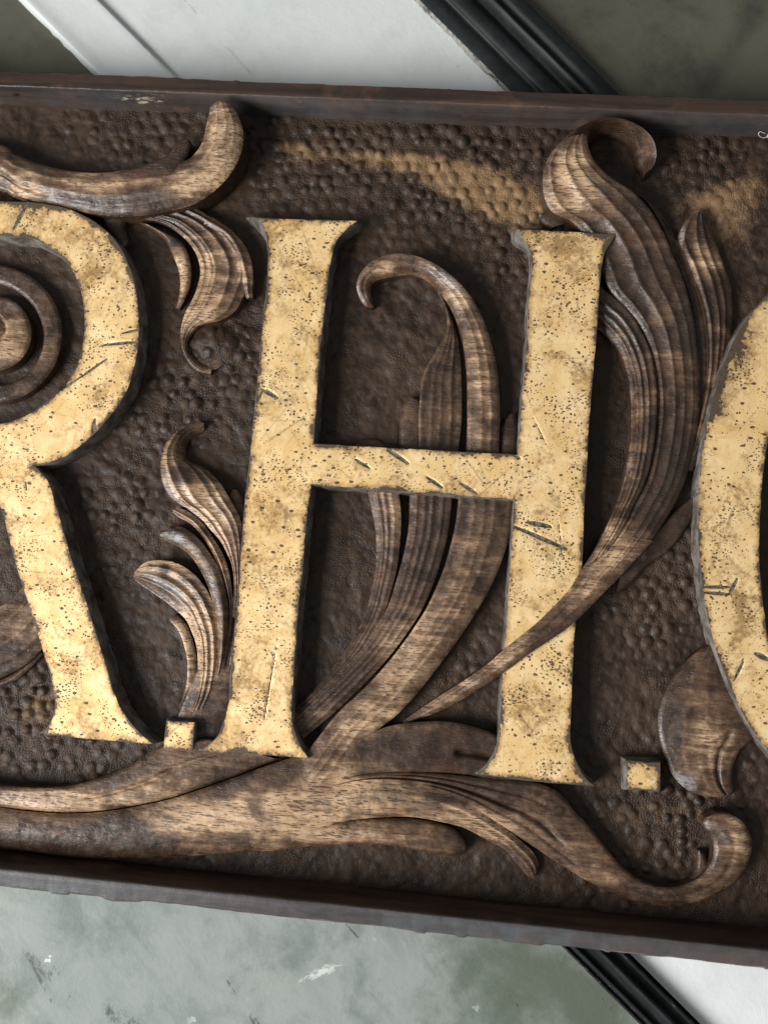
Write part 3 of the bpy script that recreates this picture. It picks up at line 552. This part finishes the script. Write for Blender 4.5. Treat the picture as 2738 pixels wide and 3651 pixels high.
# 8 the great leaf between H and O
g = leaf('tall_leaf', [(1218, 299, 1268, 287), (1192, 326, 1270, 312), (1176, 359, 1284, 346), (1172, 395, 1323, 384), (1178, 432, 1364, 410), (1195, 458, 1400, 446), (1240, 482, 1428, 490), (1285, 540, 1448, 535), (1315, 620, 1475, 600), (1355, 665, 1492, 655), (1388, 712, 1503, 710), (1408, 770, 1510, 780), (1419, 835, 1512, 850), (1420, 900, 1508, 920), (1412, 970, 1495, 990), (1398, 1035, 1475, 1050), (1372, 1085, 1448, 1105), (1342, 1142, 1412, 1160), (1305, 1192, 1370, 1212), (1262, 1238, 1325, 1262)],
         [(0, 34, 33), (.12, 31), (.25, 20), (.45, 16, 13), (.7, 18, 13), (.9, 24, 20), (1, 27, 26)], flutes=(.13, .42, .64, .83), depth=.0030, dome=5, wear=.3, ridge=.16)
g['label'] = 'tall fluted leaf between H and O with a rolled head'
leaf('rolled_head', [(1205, 312, 1266, 318), (1222, 294, 1268, 300), (1254, 271, 1277, 290), (1290, 256, 1300, 287), (1323, 253, 1327, 294), (1356, 258, 1350, 306), (1389, 275, 1362, 322), (1411, 300, 1368, 336), (1418, 330, 1371, 348), (1412, 356, 1376, 360), (1394, 374, 1385, 370)], [(0, 34, 33), (.12, 37, 26), (.3, 39, 12), (.5, 38, 8), (.75, 34, 8), (1, 20, 8)], g, cupped=3, wear=.1)
leaf('leaf', [(1262, 690, 1270, 596), (1300, 716, 1310, 628), (1323, 740, 1345, 655), (1345, 776, 1372, 690), (1357, 823, 1398, 740), (1362, 860, 1410, 780), (1363, 900, 1418, 835), (1361, 951, 1419, 895), (1352, 1013, 1411, 970), (1338, 1068, 1396, 1035), (1316, 1123, 1372, 1085), (1290, 1178, 1345, 1140), (1257, 1229, 1312, 1190)], [(0, 11, 13), (.4, 17, 21), (.75, 23, 23), (1, 28)], g, flutes=(.25, .45, .68), depth=.0026, dome=3, wear=.34)
leaf('leaf', [(1505, 450, 1517, 450), (1480, 476, 1530, 484), (1465, 508, 1546, 522), (1470, 535, 1556, 552), (1483, 561, 1565, 578), (1499, 602, 1577, 610), (1513, 643, 1582, 645), (1524, 684, 1582, 684), (1530, 739, 1577, 735), (1530, 794, 1568, 790), (1524, 848, 1556, 850), (1513, 903, 1540, 905), (1499, 958, 1520, 962), (1480, 1013, 1495, 1018)], [(0, 10), (.2, 17, 9), (.5, 17, 10), (1, 12)], g, flutes=(.16, .48, .72), depth=.003, dome=2, wear=.36)
leaf('leaf', [(1378, 420, 1392, 428), (1398, 438, 1425, 455), (1430, 490, 1464, 522), (1452, 545, 1482, 565), (1480, 610, 1502, 612), (1498, 680, 1522, 690), (1506, 770, 1530, 780), (1506, 850, 1525, 850), (1492, 945, 1508, 940), (1470, 1040, 1485, 1025)], [(0, 9), (.5, 8), (1, 8)], g, cupped=2, wear=.15)
leaf('leaf', [(1163, 466, 1176, 457), (1171, 480, 1202, 460), (1190, 492, 1245, 478)], [(0, 6), (1, 7)], g, dome=2, wear=.2)
leaf('crossing_blade', [(1303, 1150, 1410, 1168), (1288, 1181, 1372, 1210), (1257, 1229, 1332, 1252), (1232, 1270, 1298, 1287), (1199, 1307, 1260, 1326), (1155, 1350, 1216, 1364), (1090, 1402, 1150, 1408), (1050, 1437, 1089, 1453), (1000, 1472, 1035, 1488), (951, 1503, 984, 1520), (902, 1536, 934, 1543), (868, 1560, 880, 1562)], [(0, 22), (.15, 26), (.3, 30), (.55, 30), (.68, 26), (.8, 18), (1, 8)], g, flutes=(.28, .62), depth=.0018, dome=2, wear=.38)
leaf('leaf', [(1530, 1040, 1530, 1095), (1497, 1072, 1497, 1119), (1455, 1105, 1455, 1178), (1425, 1138, 1400, 1222), (1390, 1180, 1363, 1258), (1340, 1235, 1330, 1285)], [(0, 7), (.5, 9, 6), (1, 12)], g, dome=2, wear=.28)

# 9 main stem along the foot of the sign
g = leaf('main_stem', [(-480, 1690, -480, 1770), (-300, 1700, -300, 1795), (-150, 1725, -150, 1815), (0, 1746, 0, 1832), (73, 1755, 73, 1843), (146, 1759, 146, 1852), (219, 1755, 219, 1857), (292, 1744, 310, 1857), (365, 1728, 383, 1853), (440, 1704, 475, 1846), (515, 1678, 540, 1841), (585, 1652, 606, 1837), (650, 1632, 690, 1812), (720, 1610, 770, 1785), (790, 1590, 840, 1775)], [(0, 16), (.5, 18, 12), (.82, 20, 14), (.92, 16, 9), (1, 4, 3)], dome=9, wear=.55, flutes=(.45,), depth=.0008, er=.003)
g['label'] = 'thick pale worn main stem running along the lower rail'
leaf('leaf', [(-480, 1660, -480, 1700), (-300, 1665, -300, 1705), (-150, 1680, -150, 1726), (0, 1697, 0, 1744), (55, 1702, 73, 1752), (110, 1703, 146, 1756), (164, 1696, 219, 1752), (219, 1679, 292, 1741), (274, 1657, 365, 1725), (314, 1632, 420, 1707), (345, 1613, 470, 1690), (390, 1602, 530, 1668), (450, 1597, 600, 1640)], [(0, 16), (.6, 20, 18), (1, 16)], g, dome=4, wear=.56, er=.003, cuts=[(.5, .45, .62, 1., .05, 2.5)])
leaf('leaf', [(600, 1790, 606, 1837), (691, 1785, 691, 1827), (746, 1777, 764, 1825), (801, 1770, 838, 1827), (856, 1768, 885, 1834), (910, 1772, 929, 1847), (954, 1781, 965, 1853), (984, 1794, 990, 1851), (1002, 1811, 1005, 1842), (1009, 1828, 1009, 1832)], [(0, 16, 12), (.6, 14), (1, 9)], g, dome=4.5, wear=.46)
leaf('leaf', [(600, 1745, 640, 1785), (655, 1720, 700, 1780), (728, 1697, 760, 1772), (801, 1688, 830, 1766), (874, 1697, 890, 1766), (947, 1712, 950, 1776), (1010, 1738, 1003, 1790), (1062, 1770, 1056, 1818), (1101, 1798, 1090, 1836), (1130, 1822, 1112, 1862), (1153, 1845, 1128, 1880), (1163, 1869, 1141, 1895), (1160, 1891, 1150, 1898)], [(0, 20), (.5, 19, 15), (.8, 13), (1, 8)], g, flutes=(.3, .62), depth=.0015, dome=4, wear=.52)
leaf('leaf', [(600, 1740, 610, 1752), (655, 1712, 660, 1726), (728, 1688, 732, 1702), (801, 1672, 801, 1692), (880, 1668, 874, 1697), (960, 1672, 947, 1712), (1030, 1680, 1015, 1740), (1100, 1686, 1065, 1772), (1165, 1694, 1105, 1798), (1212, 1717, 1150, 1828), (1240, 1752, 1185, 1852), (1265, 1778, 1218, 1873), (1294, 1814, 1258, 1898), (1323, 1851, 1309, 1924), (1356, 1884, 1364, 1946), (1393, 1906, 1418, 1957), (1429, 1917, 1473, 1957), (1470, 1915, 1528, 1942), (1505, 1900, 1572, 1920), (1525, 1882, 1601, 1895), (1537, 1860, 1618, 1862), (1542, 1830, 1625, 1830), (1535, 1808, 1619, 1800), (1523, 1790, 1601, 1774), (1519, 1779, 1572, 1758), (1524, 1767, 1545, 1756)],
     [(0, 21), (.25, 19), (.5, 16, 13), (.7, 15, 13), (.85, 19, 15), (1, 22)], g, dome=4.5, wear=.36, cuts=[(.45, .62, .08, .56, .05, 4.5), (.22, .3, .2, .5, .04, 2.), (.72, .8, .25, .6, .04, 2.), (.5, .5, .66, .98, .1, 1.2)])
leaf('leaf', [(700, 1640, 680, 1690), (752, 1604, 735, 1680), (812, 1579, 795, 1672), (856, 1566, 848, 1668), (910, 1560, 910, 1668), (965, 1560, 965, 1670), (1020, 1570, 1020, 1676), (1075, 1591, 1070, 1690), (1125, 1630, 1110, 1712)], [(0, 20), (.5, 18, 21), (1, 14)], g, dome=3, wear=.34, cupped=3, cuts=[(.6, .52, .66, .92, .06, 6)])
leaf('leaf', [(1508, 1838, 1513, 1838), (1505, 1860, 1525, 1850), (1500, 1885, 1532, 1880), (1488, 1905, 1520, 1905)], [(0, 9), (1, 11)], g, dome=1.5, wear=.3)

# 10 leaf below the O
g = leaf('broad_leaf', [(1532, 1394, 1548, 1392), (1512, 1404, 1566, 1402), (1488, 1424, 1580, 1424), (1462, 1453, 1592, 1455), (1440, 1489, 1615, 1500), (1424, 1533, 1635, 1550), (1422, 1577, 1628, 1594), (1433, 1624, 1598, 1622), (1451, 1672, 1584, 1655), (1477, 1701, 1581, 1688), (1513, 1719, 1584, 1710), (1557, 1724, 1581, 1717)], [(0, 12), (.5, 11, 10), (1, 9)], dome=7, wear=.32, flutes=(.28, .48, .62), depth=.0012, cuts=[(.74, .72, .5, .98, .035, 3.5)])
g['label'] = 'broad smooth leaf tucked under the letter O'

# ------------------------------------------------------------------ gilded letters
LH = .024
def outline(parts):
    """parts: lists of points; each list is one smooth run, corners between runs. Points may carry a foot point of their own."""
    F_, B_ = [], []
    for k, run in enumerate(parts):
        run = list(run) + [parts[(k + 1) % len(parts)][0]]
        P = np.array([(p[0], p[1], p[2] - p[0] if len(p) > 2 else 0, p[3] - p[1] if len(p) > 2 else 0) for p in run], float)
        L = np.linalg.norm(np.diff(P[:, :2], axis=0), axis=1); cum = np.concatenate([[0], np.cumsum(L)])
        n = max(3, int(cum[-1] / 4)); C = catmull(P, n, t=np.interp(np.linspace(0, cum[-1], n), cum, np.arange(len(P))))[:-1]
        F_.append(C[:, :2]); B_.append(C[:, 2:])
    return np.concatenate(F_), np.concatenate(B_)
def inside(px, py, poly):
    r = np.zeros(px.shape, bool); x0, y0 = poly[:, 0], poly[:, 1]; x1, y1 = np.roll(x0, -1), np.roll(y0, -1)
    for a, b, c, d in zip(x0, y0, x1, y1):
        if b == d: continue
        r ^= ((b > py) != (d > py)) & (px < (c - a) * (py - b) / (d - b) + a)
    return r
def seg_dist(px, py, a, b):
    d = np.array(b, float) - np.array(a, float); k = np.clip(((px - a[0]) * d[0] + (py - a[1]) * d[1]) / (d @ d), 0, 1)
    return np.hypot(px - a[0] - k * d[0], py - a[1] - k * d[1]), k
def letter(name, rings, gouges=(), h=LH, draft=.0022, label=None, stp=2.8, bad=()):
    loops = [outline(r) for r in rings]
    seed = len(bpy.data.objects)
    pts = [l[0] for l in loops]
    fronts = [np.stack(uv(p[:, 0], p[:, 1], h), 1) for p in pts]
    # nibbled arrises
    for f, p in zip(fronts, pts):
        e = np.roll(f, -1, 0) - np.roll(f, 1, 0); nr = np.stack([e[:, 1], -e[:, 0]], 1); nr /= np.linalg.norm(nr, axis=1)[:, None] + 1e-9
        ar = np.sum(f[:, 0] * np.roll(f[:, 1], -1) - np.roll(f[:, 0], -1) * f[:, 1])
        s_ = np.cumsum(np.linalg.norm(e, axis=1)) * .5
        j = .0007 * (vn(s_ * 90, s_ * 0, seed) - .5) + .0008 * sstep(.8, .95, vn(s_ * 130, s_ * 0, seed + 4))
        f += nr * (j * (-1 if ar > 0 else 1))[:, None] * (1 if f is fronts[0] else -1)
    allp = np.concatenate(pts)
    x0, y0 = allp.min(0); x1, y1 = allp.max(0)
    gx = np.arange(max(x0, -60), min(x1, 1710), stp); gy = np.arange(y0, y1, stp)
    G = np.stack(np.meshgrid(gx, gy, indexing='ij'), -1).reshape(-1, 2)
    ext = [np.stack(np.meshgrid(np.arange(a, b, 14.), np.arange(y0, y1, 14.), indexing='ij'), -1).reshape(-1, 2) for a, b in ((x0, -60), (1710, x1)) if b > a]
    G = np.concatenate([G] + ext); G = G + np.random.RandomState(seed).uniform(-.8, .8, G.shape)
    ok = np.zeros(len(G), bool)
    for p in pts: ok ^= inside(G[:, 0], G[:, 1], p)
    G = G[ok]
    def edge(px, py, cap=60):
        d = np.full(len(px), 1e9)
        for p in pts:
            q = np.roll(p, -1, 0)
            for a, b in zip(p[::2], np.roll(p[::2], -1, 0)):
                d = np.minimum(d, seg_dist(px, py, a, b)[0])
        return d
    dG = edge(G[:, 0], G[:, 1]); keep = dG > 1.6; G = G[keep]; dG = dG[keep]
    gu = np.stack(uv(G[:, 0], G[:, 1], h), 1)
    vs = [Vector(p) for f in fronts for p in f] + [Vector(p) for p in gu]
    es = []; o_ = 0
    for f in fronts:
        es += [(o_ + i, o_ + (i + 1) % len(f)) for i in range(len(f))]; o_ += len(f)
    vo, _, fo, *_r = delaunay_2d_cdt(vs, es, [], 0, 1e-7)
    Vx = np.array([(p.x, p.y) for p in vo]); Fx = np.array([f for f in fo if len(f) == 3])
    ce = Vx[Fx].mean(1); ok = np.zeros(len(ce), bool)
    for f in fronts: ok ^= inside(ce[:, 0], ce[:, 1], f)
    Fx = Fx[ok]
    # tracing position of each vertex (nearest source point keeps it simple: same order for the inputs)
    src = np.concatenate([allp, G]); es_d = np.concatenate([np.zeros(len(allp)), dG])
    if len(Vx) != len(src):
        su = np.concatenate(fronts + [gu]); ix = np.array([np.argmin(((su - p) ** 2).sum(1)) for p in Vx]); src = src[ix]; es_d = es_d[ix]
    ea = np.clip(es_d / 15., 0, 1)
    for bx, by, br, bs in bad: ea = ea - bs * np.exp(-((src[:, 0] - bx) ** 2 + (src[:, 1] - by) ** 2) / br ** 2)
    gg = np.zeros(len(src))
    for (ax, ay, bx, by, wd) in gouges:
        d, k = seg_dist(src[:, 0], src[:, 1], (ax, ay), (bx, by)); ww = wd * (.55 + .45 * np.sin(np.pi * np.clip(k, .05, .95)))
        gg = np.maximum(gg, np.clip(1.1 - d / ww, 0, 1))
    W_ = h + .0011 * (fbm(src[:, 0] / 60, src[:, 1] / 60, seed) - .47) - .0009 * gg
    a_, b_, c_ = (np.concatenate([Vx[Fx[0, i]], [0]]) for i in range(3))
    if np.cross(b_ - a_, c_ - a_)[2] < 0: Fx = Fx[:, ::-1]
    body_v, body_f = [], []; o_ = 0
    for li, (f, l) in enumerate(zip(fronts, loops)):
        n = len(f); ar = np.sum(f[:, 0] * np.roll(f[:, 1], -1) - np.roll(f[:, 0], -1) * f[:, 1])
        e = np.roll(f, -2, 0) - np.roll(f, 2, 0); nr = np.stack([e[:, 1], -e[:, 0]], 1); nr /= np.linalg.norm(nr, axis=1)[:, None] + 1e-9
        if (ar < 0) != (li > 0): nr = -nr
        has = np.abs(l[1]).sum(1) > .5
        bu = np.stack(uv(l[0][:, 0] + l[1][:, 0], l[0][:, 1] + l[1][:, 1], .004), 1)
        bk = np.clip(np.abs(l[1]).sum(1) / 12, 0, 1)[:, None]
        base = (f + nr * draft) * (1 - bk) + bu * bk
        Wt = h + .0011 * (fbm(l[0][:, 0] / 60, l[0][:, 1] / 60, seed) - .47)
        r0 = np.concatenate([f, Wt[:, None]], 1)
        ra = np.concatenate([f + nr * .0005, (Wt - .0007)[:, None]], 1)
        r1 = np.concatenate([f * .45 + base * .55 + nr * .0003 * vn(l[0][:, :1] * .1, l[0][:, 1:] * .1), np.full((n, 1), h * .55)], 1)
        r2 = np.concatenate([base, np.full((n, 1), -.004)], 1)
        body_v += [r0, ra, r1, r2]; i = np.arange(n); j = (i + 1) % n
        for q in range(3):
            qd = np.stack([o_ + q * n + i, o_ + q * n + j, o_ + (q + 1) * n + j, o_ + (q + 1) * n + i], 1)
            body_f.append(qd[:, ::-1] if (ar > 0) != (li > 0) else qd)
        o_ += 4 * n
    bo = mesh_obj(name, np.concatenate(body_v), np.concatenate(body_f), M_side, sign, smooth=True)
    mesh_obj('gilded_face', np.concatenate([Vx, W_[:, None]], 1), Fx, M_gold, bo, {'edge': ea, 'gouge': gg})
    if label: bo['label'] = label
    return bo

H_ring = [
    [(564, 472, 524, 466)],
    [(772, 477, 786, 481), (760, 486, 781, 494), (739, 505, 757, 509), (724, 527, 730, 530), (717, 552), (711, 589), (706, 632), (699, 700), (691, 758), (684, 870)],
    [(677.5, 959), (900, 971)],
    [(1118.5, 983), (1128, 860), (1138, 735), (1141, 669), (1148, 590), (1148, 555), (1139, 530, 1131, 541), (1127, 509, 1105, 523)],
    [(1122, 495.5, 1100, 497)],
    [(1329, 506.5), (1322, 518), (1309, 538), (1303, 556), (1298, 589), (1294, 633), (1287, 727), (1274, 886), (1263, 1068), (1256, 1220), (1241, 1358), (1236, 1467), (1232, 1558), (1231, 1595), (1236, 1625), (1250, 1661), (1268, 1686)],
    [(1283, 1698), (1163, 1688)],
    [(1029, 1672), (1046, 1661), (1064, 1639), (1075, 1606), (1079.6, 1559), (1084, 1467), (1093, 1358), (1102, 1212), (1108, 1130)],
    [(1111.4, 1079), (984, 1069.5), (838, 1059)],
    [(673, 1047), (665.5, 1097), (655, 1212), (644, 1321), (635, 1449), (630, 1522), (632, 1559), (640, 1592), (655, 1621)],
    [(665, 1637), (606, 1633)],
    [(429, 1620), (449, 1612), (471, 1588), (486, 1551), (496, 1504), (500, 1445), (509.5, 1358), (520.5, 1212), (529.5, 1087), (540.5, 995), (548, 915), (558.5, 813), (569, 690), (576, 632), (579.5, 560), (577, 516, 570, 516), (570, 492, 552, 494)],
]
R_out = [
    [(-310, 424), (-150, 428), (0, 435), (71, 438), (122, 445), (171, 461), (216, 488), (251, 522), (276, 565), (293, 619), (300, 685), (298, 750), (289, 799), (271, 850), (236, 901), (194, 947), (148, 981), (114, 997)],
    [(75, 1005.5), (88, 1019), (106, 1043), (120.5, 1087), (135, 1138), (157, 1214), (179, 1276), (204.5, 1358), (234, 1453), (256, 1519), (278, 1555), (303, 1584)],
    [(332, 1607), (182, 1595)],
    [(84, 1584), (102, 1573), (115, 1551), (120, 1511), (113, 1467), (97, 1416), (80, 1358), (53, 1273), (29, 1196), (11, 1123), (-6, 1073), (-28, 1015)],
    [(-60, 985)], [(-118, 978), (-126, 1100), (-140, 1440), (-134, 1510)],
    [(-105, 1568)], [(-335, 1550), (-292, 1515), (-275, 1440), (-252, 800), (-240, 520), (-258, 460)],
]
R_in = [[(-112, 505), (-50, 507), (0, 509.6), (57, 512.5), (94, 525), (122, 542), (148, 568), (168, 605), (179.5, 642), (184, 685), (182, 733), (174, 770), (159.5, 807), (137, 839), (108, 864), (71, 890), (34, 907), (0, 916), (-60, 924)], [(-122, 926), (-118, 700)]]
O_out = [[(1622, 678), (1600, 706), (1579, 747), (1557, 802), (1541, 857), (1527, 917), (1517, 972), (1510, 1032), (1507.5, 1105), (1508.5, 1178), (1514, 1240), (1522, 1303), (1535, 1365), (1550, 1416), (1572, 1475), (1601, 1537), (1630, 1584), (1659, 1621), (1710, 1675), (1790, 1740), (1960, 1790), (2160, 1735), (2330, 1540), (2412, 1150), (2320, 760), (2150, 580), (1950, 530), (1790, 556), (1700, 604), (1659, 640.5)]]
O_in = [[(1659, 944), (1646, 1028), (1641.5, 1105), (1638.5, 1178), (1641, 1250), (1650, 1325), (1659, 1383.5), (1690, 1460), (1740, 1545), (1830, 1640), (1970, 1695), (2110, 1640), (2220, 1460), (2275, 1150), (2210, 830), (2100, 680), (1960, 625), (1830, 670), (1725, 790)]]
letter('letter', [R_out, R_in], gouges=[(30, 885, 115, 852, 4), (115, 852, 170, 818, 4), (170, 818, 232, 775, 4), (225, 745, 300, 738, 5), (265, 720, 298, 712, 4), (30, 495, 60, 440, 6), (200, 935, 206, 905, 6), (56, 1040, 58, 1060, 3)], label='gilded capital letter R', bad=[(200, 500, 90, .35), (270, 560, 60, .3), (60, 460, 60, .4)])
letter('letter', [H_ring], gouges=[(838, 972, 882, 1001, 7), (768, 992, 800, 1012, 5), (922, 1031, 955, 1053, 6), (995, 1044, 1030, 1066, 6), (568, 842, 598, 858, 7), (568, 842, 560, 862, 4), (1112, 1138, 1224, 1186, 7), (1140, 1128, 1190, 1138, 8), (1150, 900, 1180, 960, 2), (1205, 1120, 1215, 1200, 2), (740, 1165 - 600, 742, 590, 3), (560, 700, 580, 610, 1.5), (600, 1380, 570, 1560, 2), (1100, 975, 1125, 992, 4)],
       label='gilded capital letter H with a gouged crossbar', bad=[(1300, 512, 45, .5), (600, 640, 60, .3), (590, 830, 60, .3), (520, 1600, 60, .4), (1260, 1670, 50, .45), (850, 1052, 40, .4), (600, 1130, 50, .3), (560, 1500, 60, .2), (1130, 1530, 50, .35)])
letter('letter', [O_out, O_in], gouges=[(1522, 1268, 1575, 1268, 6), (1522, 1280, 1575, 1284, 6), (1575, 1284, 1592, 1250, 6), (1632, 1412, 1659, 1425, 9), (1585, 1470, 1605, 1430, 5)], label='gilded capital letter O, worn to dark wood on its left edge', bad=[(1590, 740, 55, 1.05), (1558, 830, 38, 1.05), (1545, 890, 28, .9), (1580, 1470, 40, .4)])
letter('period', [[[(361, 1557, 359, 1551)], [(420, 1561.5, 423, 1558)], [(416, 1622.5, 419, 1626)], [(354, 1615, 353, 1617)]]], h=.020, label='small gilded square stop between R and H', bad=[(362, 1560, 25, .5)])
letter('period', [[[(1352.5, 1643, 1339, 1634)], [(1425.5, 1647, 1428, 1638)], [(1424, 1705, 1428, 1716)], [(1353, 1704, 1342, 1707)]]], h=.019, label='small gilded square stop after the H', bad=[(1355, 1645, 25, .5), (1420, 1648, 20, .3)])

# ------------------------------------------------------------------ small marks on the upper rail
def rail_pt(x, k):                      # a point on the inner face of the upper rail, k from foot to arris
    y = float(TB(x)) + (float(TC(x)) - float(TB(x))) * k
    fu, fv = uv(x, float(TB(x)), 0); cu, cv = uv(x, float(TC(x)), WT)
    return np.array([fu + (cu - fu) * k, fv + (cv - fv) * k - .0011, WT * k])
kk = NT('chalk'); M_chalk = kk.out((.62, .6, .56), .8)
kk = NT('hole_dark'); M_hole = kk.out((.004, .003, .0025), .9)
def ribbon_mark(name, pts, r, mat):
    P = catmull(np.array(pts), 40); C3 = np.array([rail_pt(x, q) for x, q in P])
    t_ = np.gradient(C3, axis=0); t_ /= np.linalg.norm(t_, axis=1)[:, None]; nrm = np.array([0, -1., 0]); bn = np.cross(t_, nrm)
    a = np.linspace(0, 2 * math.pi, 6, endpoint=False)
    V = (C3[:, None] + r * (np.cos(a)[None, :, None] * bn[:, None] + .5 * np.sin(a)[None, :, None] * nrm)).reshape(-1, 3)
    i = np.arange(39)[:, None] * 6 + np.arange(6)[None]; j = np.arange(39)[:, None] * 6 + (np.arange(6)[None] + 1) % 6
    return mesh_obj(name, V, np.stack([i, j, j + 6, i + 6], -1).reshape(-1, 4), mat, top_rail)
ribbon_mark('chalk_scribble', [(1652, .28), (1641, .34), (1638, .2), (1646, .08), (1655, .12), (1660, .3), (1657, .12), (1664, .05), (1672, .22)], .0004, M_chalk)
c0 = rail_pt(33, .62); a = np.linspace(0, 2 * math.pi, 14, endpoint=False)
rim = np.stack([c0[0] + .0027 * np.cos(a), np.full(14, c0[1] - .0002), c0[2] + .0021 * np.sin(a)], 1)
mesh_obj('nail_hole', np.concatenate([rim, [c0 + np.array([0, -.0004, 0])]]), np.stack([np.arange(14), (np.arange(14) + 1) % 14, np.full(14, 14)], 1), M_hole, top_rail)
